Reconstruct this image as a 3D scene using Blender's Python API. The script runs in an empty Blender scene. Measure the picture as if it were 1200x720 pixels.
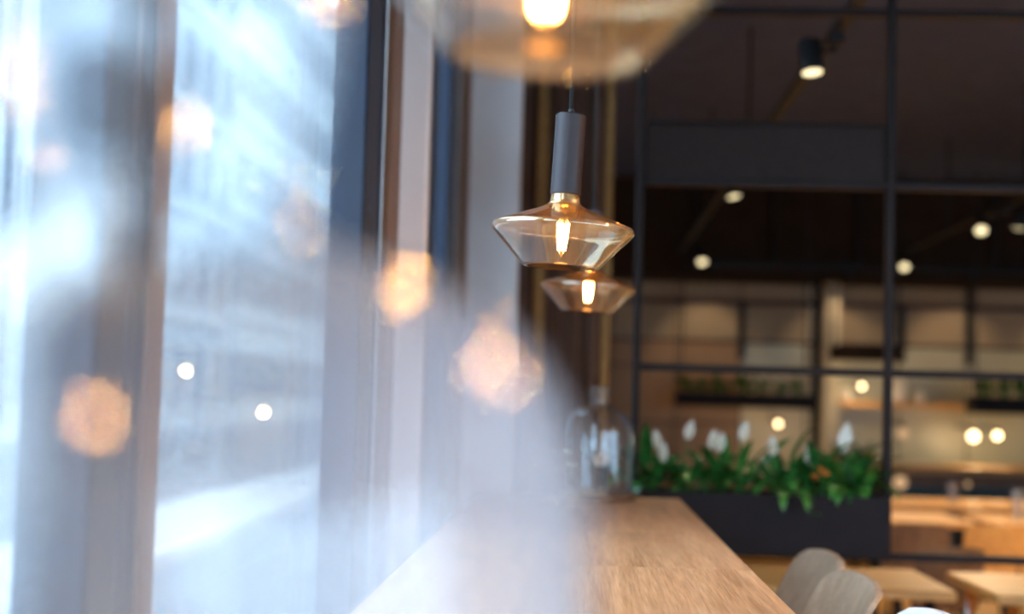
import bpy, bmesh, math, random
from mathutils import Vector, Matrix

rnd = random.Random(7)
SC = bpy.context.scene
COL = SC.collection
R = math.radians
PI = math.pi

# ------------------------------------------------------------------ camera
FPX = 1667.0                      # 50 mm on a 36 mm sensor, 1200 px wide
CAM = Vector((0.0, 0.0, 1.33))
ROLL = R(1.6)
vx, vy = 76 / FPX, -107 / FPX     # where the vanishing point of the counter sits
x0 = vx * math.cos(ROLL) - vy * math.sin(ROLL)
y0 = vx * math.sin(ROLL) + vy * math.cos(ROLL)
yaw = math.atan(x0)
pitch = math.atan(-y0 / math.sqrt(1 + x0 * x0))
fwd = Vector((-math.sin(yaw) * math.cos(pitch), math.cos(yaw) * math.cos(pitch), math.sin(pitch)))
r0 = fwd.cross(Vector((0, 0, 1))).normalized()
u0 = r0.cross(fwd).normalized()
right = r0 * math.cos(ROLL) + u0 * math.sin(ROLL)
up = u0 * math.cos(ROLL) - r0 * math.sin(ROLL)
cam_data = bpy.data.cameras.new('camera')
cam = bpy.data.objects.new('camera', cam_data)
COL.objects.link(cam)
m = Matrix((right, up, -fwd)).transposed().to_4x4()
m.translation = CAM
cam.matrix_world = m
cam_data.sensor_width = 36
cam_data.lens = 50
cam_data.clip_start = 0.05
cam_data.clip_end = 400
cam_data.dof.use_dof = True
cam_data.dof.focus_distance = 2.08
cam_data.dof.aperture_fstop = 2.25
SC.camera = cam


def P(px, py, Y):
    """The point at depth Y (metres down the room) seen at pixel px, py."""
    d = fwd + right * ((px - 600) / FPX) - up * ((py - 360) / FPX)
    return CAM + d * (Y / d.y)


# ------------------------------------------------------------------ sky, exposure
world = bpy.data.worlds.new('sky')
SC.world = world
world.use_nodes = True
wn = world.node_tree.nodes
wl = world.node_tree.links
bg = wn['Background']
tc = wn.new('ShaderNodeTexCoord')
sx = wn.new('ShaderNodeSeparateXYZ')
wl.new(tc.outputs['Generated'], sx.inputs[0])
rmp = wn.new('ShaderNodeValToRGB')
rmp.color_ramp.elements[0].position = 0.0
rmp.color_ramp.elements[0].color = (0.50, 0.73, 1.0, 1)
rmp.color_ramp.elements[1].position = 0.7
rmp.color_ramp.elements[1].color = (0.65, 0.83, 1.0, 1)
wl.new(sx.outputs['Z'], rmp.inputs[0])
wl.new(rmp.outputs[0], bg.inputs['Color'])
bg.inputs['Strength'].default_value = 7.6          # overcast daylight

SC.view_settings.view_transform = 'Standard'
SC.view_settings.look = 'None'
SC.view_settings.exposure = 0.0
SC.view_settings.gamma = 1.0
SC.view_settings.use_curve_mapping = False
cy = SC.cycles
cy.max_bounces = 24
cy.transparent_max_bounces = 48
cy.transmission_bounces = 16
cy.glossy_bounces = 8
cy.diffuse_bounces = 5
cy.sample_clamp_indirect = 6
cy.caustics_reflective = True
cy.caustics_refractive = False
cy.use_denoising = True


# ------------------------------------------------------------------ materials
def newmat(name):
    mt = bpy.data.materials.new(name)
    mt.use_nodes = True
    nt = mt.node_tree
    nt.nodes.clear()
    out = nt.nodes.new('ShaderNodeOutputMaterial')
    return mt, nt, out


def N(nt, typ, **kw):
    n = nt.nodes.new(typ)
    for k, v in kw.items():
        setattr(n, k, v)
    return n


def plain(name, col, rough=0.5, metal=0.0, var=0.10, scale=8.0, bump=0.0, spec=0.5, sheen=0.0):
    mt, nt, out = newmat(name)
    b = N(nt, 'ShaderNodeBsdfPrincipled')
    nt.links.new(b.outputs[0], out.inputs[0])
    t = N(nt, 'ShaderNodeTexCoord')
    nz = N(nt, 'ShaderNodeTexNoise')
    nz.inputs['Scale'].default_value = scale
    nz.inputs['Detail'].default_value = 6
    nt.links.new(t.outputs['Object'], nz.inputs['Vector'])
    rp = N(nt, 'ShaderNodeValToRGB')
    a = [max(0, c * (1 - var)) for c in col] + [1]
    c2 = [min(1, c * (1 + var)) for c in col] + [1]
    rp.color_ramp.elements[0].color = a
    rp.color_ramp.elements[1].color = c2
    rp.color_ramp.elements[0].position = 0.3
    rp.color_ramp.elements[1].position = 0.7
    nt.links.new(nz.outputs['Fac'], rp.inputs[0])
    nt.links.new(rp.outputs[0], b.inputs['Base Color'])
    b.inputs['Roughness'].default_value = rough
    b.inputs['Metallic'].default_value = metal
    b.inputs['Specular IOR Level'].default_value = spec
    if bump:
        bp = N(nt, 'ShaderNodeBump')
        bp.inputs['Strength'].default_value = bump
        bp.inputs['Distance'].default_value = 0.002
        nt.links.new(nz.outputs['Fac'], bp.inputs['Height'])
        nt.links.new(bp.outputs[0], b.inputs['Normal'])
    return mt


def wood(name, dark, light, axis='Y', rough=0.45, scale=1.0, bump=0.15, contrast=1.0):
    mt, nt, out = newmat(name)
    b = N(nt, 'ShaderNodeBsdfPrincipled')
    nt.links.new(b.outputs[0], out.inputs[0])
    t = N(nt, 'ShaderNodeTexCoord')
    oi = N(nt, 'ShaderNodeObjectInfo')
    add = N(nt, 'ShaderNodeVectorMath', operation='ADD')
    cb = N(nt, 'ShaderNodeCombineXYZ')
    ml = N(nt, 'ShaderNodeMath', operation='MULTIPLY')
    ml.inputs[1].default_value = 13.0
    nt.links.new(oi.outputs['Random'], ml.inputs[0])
    for k in range(3):
        nt.links.new(ml.outputs[0], cb.inputs[k])
    nt.links.new(t.outputs['Object'], add.inputs[0])
    nt.links.new(cb.outputs[0], add.inputs[1])
    mp = N(nt, 'ShaderNodeMapping')
    s = {'X': (1.2, 26, 26), 'Y': (26, 1.2, 26), 'Z': (26, 26, 1.2)}[axis]
    mp.inputs['Scale'].default_value = [q * scale for q in s]
    nt.links.new(add.outputs[0], mp.inputs['Vector'])
    n1 = N(nt, 'ShaderNodeTexNoise')
    n1.inputs['Scale'].default_value = 1.0
    n1.inputs['Detail'].default_value = 8
    n1.inputs['Distortion'].default_value = 1.2
    nt.links.new(mp.outputs[0], n1.inputs['Vector'])
    mp2 = N(nt, 'ShaderNodeMapping')
    s2 = {'X': (9, 260, 260), 'Y': (260, 9, 260), 'Z': (260, 260, 9)}[axis]
    mp2.inputs['Scale'].default_value = [q * scale for q in s2]
    nt.links.new(add.outputs[0], mp2.inputs['Vector'])
    n2 = N(nt, 'ShaderNodeTexNoise')
    n2.inputs['Scale'].default_value = 1.0
    n2.inputs['Detail'].default_value = 3
    nt.links.new(mp2.outputs[0], n2.inputs['Vector'])
    mx = N(nt, 'ShaderNodeMix', data_type='FLOAT')
    mx.inputs[0].default_value = 0.45
    nt.links.new(n1.outputs['Fac'], mx.inputs[2])
    nt.links.new(n2.outputs['Fac'], mx.inputs[3])
    rp = N(nt, 'ShaderNodeValToRGB')
    rp.color_ramp.elements[0].position = 0.5 - 0.16 / contrast
    rp.color_ramp.elements[1].position = 0.5 + 0.16 / contrast
    rp.color_ramp.elements[0].color = (*dark, 1)
    rp.color_ramp.elements[1].color = (*light, 1)
    nt.links.new(mx.outputs[0], rp.inputs[0])
    hv = N(nt, 'ShaderNodeHueSaturation')          # boards differ a little in tone
    va = N(nt, 'ShaderNodeMath', operation='MULTIPLY_ADD')
    va.inputs[1].default_value = 0.22
    va.inputs[2].default_value = 0.89
    nt.links.new(oi.outputs['Random'], va.inputs[0])
    nt.links.new(va.outputs[0], hv.inputs['Value'])
    nt.links.new(rp.outputs[0], hv.inputs['Color'])
    nt.links.new(hv.outputs[0], b.inputs['Base Color'])
    b.inputs['Roughness'].default_value = rough
    bp = N(nt, 'ShaderNodeBump')
    bp.inputs['Strength'].default_value = bump
    bp.inputs['Distance'].default_value = 0.001
    nt.links.new(n2.outputs['Fac'], bp.inputs['Height'])
    nt.links.new(bp.outputs[0], b.inputs['Normal'])
    return mt


def thin_glass(name, tint=(0.97, 0.98, 0.98), edge=None, rough=0.0, f0=0.04, haze=0.0, haze_col=(0.85, 0.82, 0.84), glow_coat=None, side=0.0):
    """Thin clear glass: straight transmission, Fresnel reflection, an optional pale veil."""
    mt, nt, out = newmat(name)
    g = N(nt, 'ShaderNodeNewGeometry')
    dt = N(nt, 'ShaderNodeVectorMath', operation='DOT_PRODUCT')
    nt.links.new(g.outputs['Normal'], dt.inputs[0])
    nt.links.new(g.outputs['Incoming'], dt.inputs[1])
    ab = N(nt, 'ShaderNodeMath', operation='ABSOLUTE')
    nt.links.new(dt.outputs['Value'], ab.inputs[0])
    om = N(nt, 'ShaderNodeMath', operation='SUBTRACT')
    om.inputs[0].default_value = 1.0
    nt.links.new(ab.outputs[0], om.inputs[1])
    p5 = N(nt, 'ShaderNodeMath', operation='POWER')
    nt.links.new(om.outputs[0], p5.inputs[0])
    p5.inputs[1].default_value = 5.0
    ma = N(nt, 'ShaderNodeMath', operation='MULTIPLY_ADD')
    nt.links.new(p5.outputs[0], ma.inputs[0])
    ma.inputs[1].default_value = 1 - f0
    ma.inputs[2].default_value = f0
    p2 = N(nt, 'ShaderNodeMath', operation='POWER')
    nt.links.new(om.outputs[0], p2.inputs[0])
    p2.inputs[1].default_value = 3.0
    mc = N(nt, 'ShaderNodeMix', data_type='RGBA')
    nt.links.new(p2.outputs[0], mc.inputs[0])
    mc.inputs[6].default_value = (*tint, 1)
    e = edge or tuple(c ** 3 for c in tint)
    mc.inputs[7].default_value = (*e, 1)
    tr = N(nt, 'ShaderNodeBsdfTransparent')
    nt.links.new(mc.outputs[2], tr.inputs[0])
    gl = N(nt, 'ShaderNodeBsdfGlossy')
    gl.inputs['Roughness'].default_value = rough
    gl.inputs['Color'].default_value = (1, 1, 1, 1)
    mx = N(nt, 'ShaderNodeMixShader')
    nt.links.new(ma.outputs[0], mx.inputs[0])
    nt.links.new(tr.outputs[0], mx.inputs[1])
    nt.links.new(gl.outputs[0], mx.inputs[2])
    last = mx
    if glow_coat:                      # amber gloss that puts the filament's warm glow into the glass
        g2 = N(nt, 'ShaderNodeBsdfGlossy')
        g2.inputs['Roughness'].default_value = 0.32
        g2.inputs['Color'].default_value = (*glow_coat, 1)
        m3 = N(nt, 'ShaderNodeMixShader')
        tz = N(nt, 'ShaderNodeTexCoord')
        sz = N(nt, 'ShaderNodeSeparateXYZ')
        nt.links.new(tz.outputs['Object'], sz.inputs[0])
        mz = N(nt, 'ShaderNodeMapRange')          # stronger on the shoulder, imitating filament light caught there
        mz.inputs[1].default_value = 0.05
        mz.inputs[2].default_value = 0.085
        mz.inputs[3].default_value = 0.015
        mz.inputs[4].default_value = 0.17
        nt.links.new(sz.outputs['Z'], mz.inputs[0])
        nt.links.new(mz.outputs[0], m3.inputs[0])
        nt.links.new(mx.outputs[0], m3.inputs[1])
        nt.links.new(g2.outputs[0], m3.inputs[2])
        last = m3
    if haze:
        df = N(nt, 'ShaderNodeBsdfDiffuse')
        df.inputs[0].default_value = (*haze_col, 1)
        tl = N(nt, 'ShaderNodeBsdfTranslucent')
        tl.inputs[0].default_value = (*haze_col, 1)
        md = N(nt, 'ShaderNodeMixShader')
        md.inputs[0].default_value = 0.5
        nt.links.new(df.outputs[0], md.inputs[1])
        nt.links.new(tl.outputs[0], md.inputs[2])
        t = N(nt, 'ShaderNodeTexCoord')
        nz = N(nt, 'ShaderNodeTexNoise')
        nz.inputs['Scale'].default_value = 9.0
        nz.inputs['Detail'].default_value = 4
        nt.links.new(t.outputs['Object'], nz.inputs['Vector'])
        mr = N(nt, 'ShaderNodeMapRange')
        mr.inputs[1].default_value = 0.3
        mr.inputs[2].default_value = 0.7
        mr.inputs[3].default_value = haze * 0.6
        mr.inputs[4].default_value = haze * 1.4
        nt.links.new(nz.outputs['Fac'], mr.inputs[0])
        fac = mr.outputs[0]
        if side:                  # painted veil of window light, denser on the room side
            sp = N(nt, 'ShaderNodeSeparateXYZ')
            nt.links.new(t.outputs['Object'], sp.inputs[0])
            ms = N(nt, 'ShaderNodeMapRange')
            ms.inputs[1].default_value = side * 0.12
            ms.inputs[2].default_value = side * 0.7
            ms.inputs[3].default_value = 0.32
            ms.inputs[4].default_value = 1.7
            nt.links.new(sp.outputs['X'], ms.inputs[0])
            mm = N(nt, 'ShaderNodeMath', operation='MULTIPLY')
            nt.links.new(mr.outputs[0], mm.inputs[0])
            nt.links.new(ms.outputs[0], mm.inputs[1])
            mk = N(nt, 'ShaderNodeMapRange')      # the painted veil fades out towards the knob
            mk.inputs[1].default_value = 0.29
            mk.inputs[2].default_value = 0.335
            mk.inputs[3].default_value = 1.0
            mk.inputs[4].default_value = 0.25
            nt.links.new(sp.outputs['Z'], mk.inputs[0])
            m4 = N(nt, 'ShaderNodeMath', operation='MULTIPLY')
            nt.links.new(mm.outputs[0], m4.inputs[0])
            nt.links.new(mk.outputs[0], m4.inputs[1])
            fac = m4.outputs[0]
        m2 = N(nt, 'ShaderNodeMixShader')
        nt.links.new(fac, m2.inputs[0])
        nt.links.new(mx.outputs[0], m2.inputs[1])
        nt.links.new(md.outputs[0], m2.inputs[2])
        last = m2
    nt.links.new(last.outputs[0], out.inputs[0])
    return mt


def glow(name, col, strength):
    mt, nt, out = newmat(name)
    e = N(nt, 'ShaderNodeEmission')
    e.inputs[0].default_value = (*col, 1)
    e.inputs[1].default_value = strength
    nt.links.new(e.outputs[0], out.inputs[0])
    return mt


M = dict(
    oak=wood('oak_counter', (0.37, 0.195, 0.09), (0.72, 0.45, 0.245), 'Y', 0.38, 1.0, 0.25),
    oak_dark=wood('oak_apron', (0.22, 0.12, 0.06), (0.38, 0.24, 0.14), 'Y', 0.5),
    veneer=wood('grey_oak_veneer', (0.27, 0.185, 0.115), (0.47, 0.35, 0.245), 'Z', 0.5, 0.7, 0.1),
    honey=wood('honey_oak', (0.46, 0.21, 0.05), (0.72, 0.38, 0.11), 'X', 0.4, 0.6, 0.1),
    honey_y=wood('honey_oak_floor', (0.50, 0.24, 0.05), (0.72, 0.40, 0.12), 'Y', 0.42, 0.3, 0.1),
    brownwood=wood('brown_wood', (0.10, 0.05, 0.025), (0.20, 0.11, 0.055), 'Z', 0.5, 0.6),
    casing=wood('brown_casing_wood', (0.13, 0.065, 0.035), (0.26, 0.14, 0.08), 'Z', 0.5, 0.6),
    navy=plain('navy_paint', (0.006, 0.014, 0.038), 0.35, 0, 0.12),
    white=plain('white_plaster', (0.80, 0.78, 0.78), 0.8, 0, 0.04, 5, 0.1),
    ceiling=plain('dark_ceiling_paint', (0.082, 0.112, 0.235), 0.9, 0, 0.1, 8, 0, 0.1),
    darkwall=plain('dark_brown_bulkhead', (0.034, 0.022, 0.016), 0.9, 0, 0.15, 8, 0, 0.1),
    wallbase=plain('wall_behind_panels', (0.06, 0.022, 0.035), 0.8),
    floor=None,
    tan=plain('tan_wall_panel', (0.36, 0.275, 0.18), 0.7, 0, 0.08, 3),
    tan2=wood('warm_wood_panel', (0.30, 0.17, 0.09), (0.40, 0.25, 0.14), 'Z', 0.6, 0.4),
    cream=plain('cream_plaster', (0.62, 0.54, 0.40), 0.7, 0, 0.06, 3),
    olive=plain('olive_cream_tile', (0.46, 0.42, 0.27), 0.35, 0, 0.08, 3),
    teal=plain('teal_paint', (0.012, 0.055, 0.07), 0.5),
    black=plain('black_powder_coat', (0.014, 0.013, 0.014), 0.5, 0.0, 0.15, 30, 0, 0.25),
    steel=plain('dark_frame_steel', (0.014, 0.009, 0.0085), 0.5, 0.0, 0.15, 20, 0, 0.2),
    trough=plain('planter_steel', (0.013, 0.011, 0.013), 0.6, 0.0, 0.15, 12, 0, 0.15),
    socket=plain('gunmetal_socket', (0.040, 0.031, 0.033), 0.45, 0.4, 0.06, 60, 0.05),
    cord=plain('black_cord', (0.02, 0.02, 0.022), 0.7),
    brass=plain('bulb_cap_brass', (0.75, 0.58, 0.30), 0.25, 1.0),
    curtain=plain('brown_curtain_cloth', (0.115, 0.052, 0.030), 0.9, 0, 0.15, 40, 0.3),
    ochre=plain('lit_fold_cloth', (0.33, 0.165, 0.05), 0.9, 0, 0.15, 40, 0.3),
    soil=plain('potting_soil', (0.03, 0.02, 0.013), 0.95, 0, 0.4, 60, 0.8),
    leaf=plain('glossy_leaf', (0.028, 0.15, 0.032), 0.2, 0, 0.4, 30),
    leaf2=plain('light_leaf', (0.05, 0.19, 0.03), 0.3, 0, 0.4, 30),
    spathe=plain('white_spathe', (0.74, 0.78, 0.70), 0.5, 0, 0.08, 30),
    spadix=plain('cream_spadix', (0.60, 0.56, 0.30), 0.7),
    flowerorange=plain('orange_bloom', (0.70, 0.20, 0.03), 0.6),
    chrome=plain('chrome_leg', (0.75, 0.75, 0.78), 0.15, 1.0, 0.03),
    grey_top=plain('grey_laminate', (0.42, 0.38, 0.34), 0.35, 0, 0.05),
    whiteshell=plain('white_seat_shell', (0.78, 0.78, 0.80), 0.4, 0, 0.03),
    ceramic=plain('pale_ceramic', (0.72, 0.66, 0.58), 0.3, 0, 0.05),
    pot=plain('black_pot', (0.03, 0.028, 0.03), 0.5),
    paper=plain('white_paper', (0.75, 0.73, 0.72), 0.8),
    facade_a=plain('facade_pale', (0.320, 0.320, 0.315), 0.9, 0, 0.05, 0.6),
    facade_b=plain('facade_rose', (0.311, 0.285, 0.268), 0.9, 0, 0.05, 0.6),
    facade_c=plain('facade_grey', (0.259, 0.272, 0.285), 0.9, 0, 0.05, 0.6),
    facade_d=plain('facade_white', (0.354, 0.354, 0.354), 0.9, 0, 0.04, 0.6),
    timber=plain('grey_blue_timber', (0.05, 0.065, 0.10), 0.8, 0, 0.15, 2),
    winframe=plain('painted_window_frame', (0.26, 0.27, 0.29), 0.6),
    winpane=plain('dark_far_pane', (0.06, 0.08, 0.11), 0.12, 0, 0.3, 0.4, 0, 0.8),
    rooftile=plain('grey_roof', (0.24, 0.22, 0.22), 0.9),
    asphalt=plain('asphalt', (0.10, 0.115, 0.135), 0.9, 0, 0.12, 3),
    paving=plain('grey_blue_paving', (0.125, 0.145, 0.175), 0.9, 0, 0.08, 2),
    pale_edge=plain('pale_road_edge', (0.36, 0.36, 0.36), 0.9, 0, 0.05, 2),  # strip paler than the paving and the asphalt
    pane=thin_glass('window_glass', (0.96, 0.98, 0.98)),
    amber=thin_glass('amber_bulb_glass', (0.99, 0.968, 0.92), (0.86, 0.70, 0.46), 0.012, 0.10, 0.0, glow_coat=(1.0, 0.64, 0.18)),
    stemglass=thin_glass('bulb_stem_glass', (0.95, 0.93, 0.88)),
    jar=thin_glass('bell_jar_glass', (0.97, 0.98, 0.98), (0.72, 0.76, 0.79), 0.015, 0.045, 0.012),
    jar_near=thin_glass('hazed_bell_jar_glass', (0.98, 0.985, 0.99), (0.80, 0.84, 0.88), 0.09, 0.055, 0.115, (0.86, 0.79, 0.80), side=0.13),  # pale film stands in for window light veiling the glass
    tumbler=thin_glass('tumbler_glass', (0.95, 0.96, 0.96), (0.6, 0.62, 0.64), 0.03, 0.06, 0.08),
    filament=glow('filament_glow', (1.0, 0.46, 0.12), 220),
    bottom_glint_glow=glow('glint_disc_glow', (1.0, 0.42, 0.10), 4),
    glintlens_warm=glow('added_warm_glint_glow', (1.0, 0.46, 0.13), 320),  # lens of the unseen spot added for a jar glint
    glintlens_hot=glow('added_hot_glint_glow', (1.0, 0.46, 0.13), 560),  # lenses of the unseen spots added for jar glints
    spotlens=glow('spot_lens_glow', (1.0, 0.82, 0.46), 2.2),
    mirrorglow=glow('mirrored_light_glow', (1.0, 0.74, 0.38), 9),
    mirrordim=glow('dim_mirrored_glow', (1.0, 0.62, 0.32), 0.7),
)
M['floor'] = M['honey_y']


# ------------------------------------------------------------------ mesh helpers
def BM():
    return bmesh.new()


def box(bm, a, b, mat=None):
    x0, y0, z0 = a
    x1, y1, z1 = b
    vs = [bm.verts.new(v) for v in ((x0, y0, z0), (x1, y0, z0), (x1, y1, z0), (x0, y1, z0),
                                    (x0, y0, z1), (x1, y0, z1), (x1, y1, z1), (x0, y1, z1))]
    for f in ((0, 3, 2, 1), (4, 5, 6, 7), (0, 1, 5, 4), (1, 2, 6, 5), (2, 3, 7, 6), (3, 0, 4, 7)):
        bm.faces.new([vs[i] for i in f])
    if mat is not None:
        for v in vs:
            v.co = mat @ v.co
    return bm


def lathe(bm, prof, n=48, closed=False):
    rings = []
    for r, z in prof:
        if r < 1e-6:
            rings.append([bm.verts.new((0, 0, z))])
        else:
            rings.append([bm.verts.new((r * math.cos(2 * PI * i / n), r * math.sin(2 * PI * i / n), z)) for i in range(n)])
    pairs = list(zip(rings, rings[1:]))
    if closed:
        pairs.append((rings[-1], rings[0]))
    for A, B in pairs:
        for i in range(n):
            j = (i + 1) % n
            if len(A) == 1 and len(B) == 1:
                continue
            if len(A) == 1:
                bm.faces.new((A[0], B[j], B[i]))
            elif len(B) == 1:
                bm.faces.new((A[i], A[j], B[0]))
            else:
                bm.faces.new((A[i], A[j], B[j], B[i]))
    return bm


def tube(bm, pts, r, n=8):
    pts = [Vector(p) for p in pts]
    rr = r if isinstance(r, (list, tuple)) else [r] * len(pts)
    rings = []
    prev = None
    for k, p in enumerate(pts):
        t = (pts[min(k + 1, len(pts) - 1)] - pts[max(k - 1, 0)]).normalized()
        if prev is None:
            a = t.orthogonal().normalized()
        else:
            a = (prev - t * prev.dot(t)).normalized()
        prev = a
        b = t.cross(a)
        rings.append([bm.verts.new(p + (a * math.cos(2 * PI * i / n) + b * math.sin(2 * PI * i / n)) * rr[k]) for i in range(n)])
    for A, B in zip(rings, rings[1:]):
        for i in range(n):
            j = (i + 1) % n
            bm.faces.new((A[i], A[j], B[j], B[i]))
    bm.faces.new(list(reversed(rings[0])))
    bm.faces.new(rings[-1])
    return bm


def smooth_profile(pts, sub=6):
    """Catmull-Rom through r,z points."""
    out = []
    n = len(pts)
    for i in range(n - 1):
        p0, p1, p2, p3 = pts[max(i - 1, 0)], pts[i], pts[i + 1], pts[min(i + 2, n - 1)]
        for s in range(sub):
            t = s / sub
            q = []
            for k in range(2):
                q.append(0.5 * (2 * p1[k] + (p2[k] - p0[k]) * t + (2 * p0[k] - 5 * p1[k] + 4 * p2[k] - p3[k]) * t * t
                                + (3 * p1[k] - p0[k] - 3 * p2[k] + p3[k]) * t ** 3))
            out.append((max(q[0], 0), q[1]))
    out.append(pts[-1])
    return out


def shell_profile(prof, th):
    """Closed glass wall: the profile and the same profile moved inwards."""
    inner = []
    n = len(prof)
    for i, (r, z) in enumerate(prof):
        a, b = prof[max(i - 1, 0)], prof[min(i + 1, n - 1)]
        tx, tz = b[0] - a[0], b[1] - a[1]
        L = math.hypot(tx, tz) or 1
        nx, nz = -tz / L, tx / L           # towards the axis for a profile going up
        inner.append((max(r + nx * th, 0.0 if r < 1e-6 else 0.0005), z + nz * th))
    return list(prof) + list(reversed(inner))


def obj(name, bm, mat, parent=None, smooth=False, bevel=0.0, seg=2, mods=None):
    bmesh.ops.recalc_face_normals(bm, faces=bm.faces)
    me = bpy.data.meshes.new(name)
    bm.to_mesh(me)
    bm.free()
    me.materials.append(mat)
    if smooth:
        for p in me.polygons:
            p.use_smooth = True
    o = bpy.data.objects.new(name, me)
    COL.objects.link(o)
    if parent:
        o.parent = parent
    if bevel:
        b = o.modifiers.new('bevel', 'BEVEL')
        b.width = bevel
        b.segments = seg
        b.limit_method = 'ANGLE'
    return o


def smooth_angle(o, deg=40):
    me = o.data
    for p in me.polygons:
        p.use_smooth = True
    bm = bmesh.new()
    bm.from_mesh(me)
    for e in bm.edges:
        if len(e.link_faces) == 2 and e.calc_face_angle(0) > R(deg):
            e.smooth = False
    bm.to_mesh(me)
    bm.free()
    return o


def tag(o, label, cat, group=None):
    o['label'] = label
    o['category'] = cat
    if group:
        o['group'] = group
    return o


def thing(name, label, cat, loc=(0, 0, 0), rotz=0.0, group=None):
    o = bpy.data.objects.new(name, None)
    o.empty_display_size = 0.05
    COL.objects.link(o)
    o.location = loc
    o.rotation_euler = (0, 0, rotz)
    return tag(o, label, cat, group)


def struct(name, bm, mat, parent=None, **kw):
    o = obj(name, bm, mat, parent, **kw)
    if parent is None:
        o['kind'] = 'structure'
    return o


def inst(src, parent, loc=None, rot=None, scale=None, name=None):
    o = src.copy()
    if name:
        o.name = name
    COL.objects.link(o)
    o.parent = parent
    if loc is not None:
        o.location = loc
    if rot is not None:
        o.rotation_euler = rot
    if scale is not None:
        o.scale = scale
    return o


KIDS = {}


def dup(root, loc, rotz, label, group=None):
    """A copy of a thing with copies of its parts and their sub-parts."""
    r = root.copy()
    COL.objects.link(r)
    r.location = loc
    r.rotation_euler = (0, 0, rotz)
    r['label'] = label
    if group:
        r['group'] = group

    def rec(src, dst):
        for ch in list(src.children):
            c = ch.copy()
            COL.objects.link(c)
            c.parent = dst
            rec(ch, c)
    rec(root, r)
    return r


# ================================================================== THE SETTING
CEIL = 3.3
BACK = 13.0
RIGHT = 6.5
FRONT = -3.5
WX = -0.45              # inner face of the window wall
bm = box(BM(), (-0.75, FRONT, -0.06), (RIGHT + 0.2, BACK + 0.2, 0.0))
struct('floor', bm, M['floor'])
bm = box(BM(), (-0.75, FRONT, CEIL), (RIGHT + 0.2, BACK + 0.2, CEIL + 0.1))
struct('ceiling', bm, M['ceiling'])
struct('wall_back', box(BM(), (-0.75, BACK, 0), (RIGHT + 0.2, BACK + 0.2, CEIL)), M['wallbase'])
wall_back = bpy.data.objects['wall_back']
# street corner behind the camera: plain walls with shop windows
bm = BM()
box(bm, (-0.75, FRONT - 0.2, 0), (RIGHT + 0.2, FRONT, 0.45))
box(bm, (-0.75, FRONT - 0.2, 2.95), (RIGHT + 0.2, FRONT, CEIL))
for xa, xb in ((-0.75, 1.4), (3.6, 3.8), (6.0, RIGHT + 0.2)):
    box(bm, (xa, FRONT - 0.2, 0.45), (xb, FRONT, 2.95))
struct('wall_front', bm, M['white'])
bm = BM()
box(bm, (RIGHT, 0.6, 0), (RIGHT + 0.2, BACK, CEIL))
box(bm, (RIGHT, FRONT, 0), (RIGHT + 0.2, 0.6, 0.45))
box(bm, (RIGHT, FRONT, 2.95), (RIGHT + 0.2, 0.6, CEIL))
struct('wall_right', bm, M['tan'])


def shop_window(n, L, loc, rotz):
    """Navy framed shop window, L wide, in the walls behind the camera."""
    w = bpy.data.objects.new('window_%d' % n, None)
    COL.objects.link(w)
    w['kind'] = 'structure'
    w.location = loc
    w.rotation_euler = (0, 0, rotz)
    for a in (0.0, L / 2 - 0.035, L - 0.07):
        obj('stile', box(BM(), (a, -0.04, 0.45), (a + 0.07, 0.04, 2.95)), M['navy'], w)
    obj('bottom_rail', box(BM(), (0, -0.038, 0.45), (L, 0.038, 0.53)), M['navy'], w)
    obj('top_rail', box(BM(), (0, -0.038, 2.87), (L, 0.038, 2.95)), M['navy'], w)
    obj('pane', box(BM(), (0.06, -0.003, 0.52), (L - 0.06, 0.003, 2.88)), M['pane'], w)


shop_window(4, 2.2, (1.4, FRONT - 0.08, 0), 0)
shop_window(5, 2.2, (3.8, FRONT - 0.08, 0), 0)
shop_window(6, 4.1, (RIGHT + 0.08, FRONT, 0), PI / 2)
# window wall: sill strip, head strip, pilaster, the solid run beyond the windows
bm = BM()
box(bm, (-0.56, FRONT, 0), (WX, 1.40, 0.45))
box(bm, (-0.56, FRONT, 3.15), (WX, 5.15, CEIL))
box(bm, (-0.56, 1.401, 0), (WX, 3.10, 0.45))
box(bm, (-0.56, 3.32, 0), (WX, 4.03, 3.15))
box(bm, (-0.56, 5.15, 0), (WX, BACK, CEIL))
struct('wall_left', bm, M['white'])
# white pier that turns into the room at the end of the counter
p_l = P(607, 300, 5.2).x
struct('pillar', box(BM(), (WX, 5.2, 0), (p_l, 5.3, CEIL)), M['white'], bevel=0.01)
struct('trim_1', box(BM(), (WX, 5.08, 0), (WX + 0.035, 5.2, 3.15)), M['casing'], bevel=0.004)
struct('trim_6', box(BM(), (WX, 3.335, 0), (WX + 0.082, 3.395, 3.15)), M['white'], bevel=0.006)
struct('trim_2', box(BM(), (WX, 3.16, 0), (WX + 0.02, 3.32, 3.15)), M['casing'], bevel=0.004)


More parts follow.
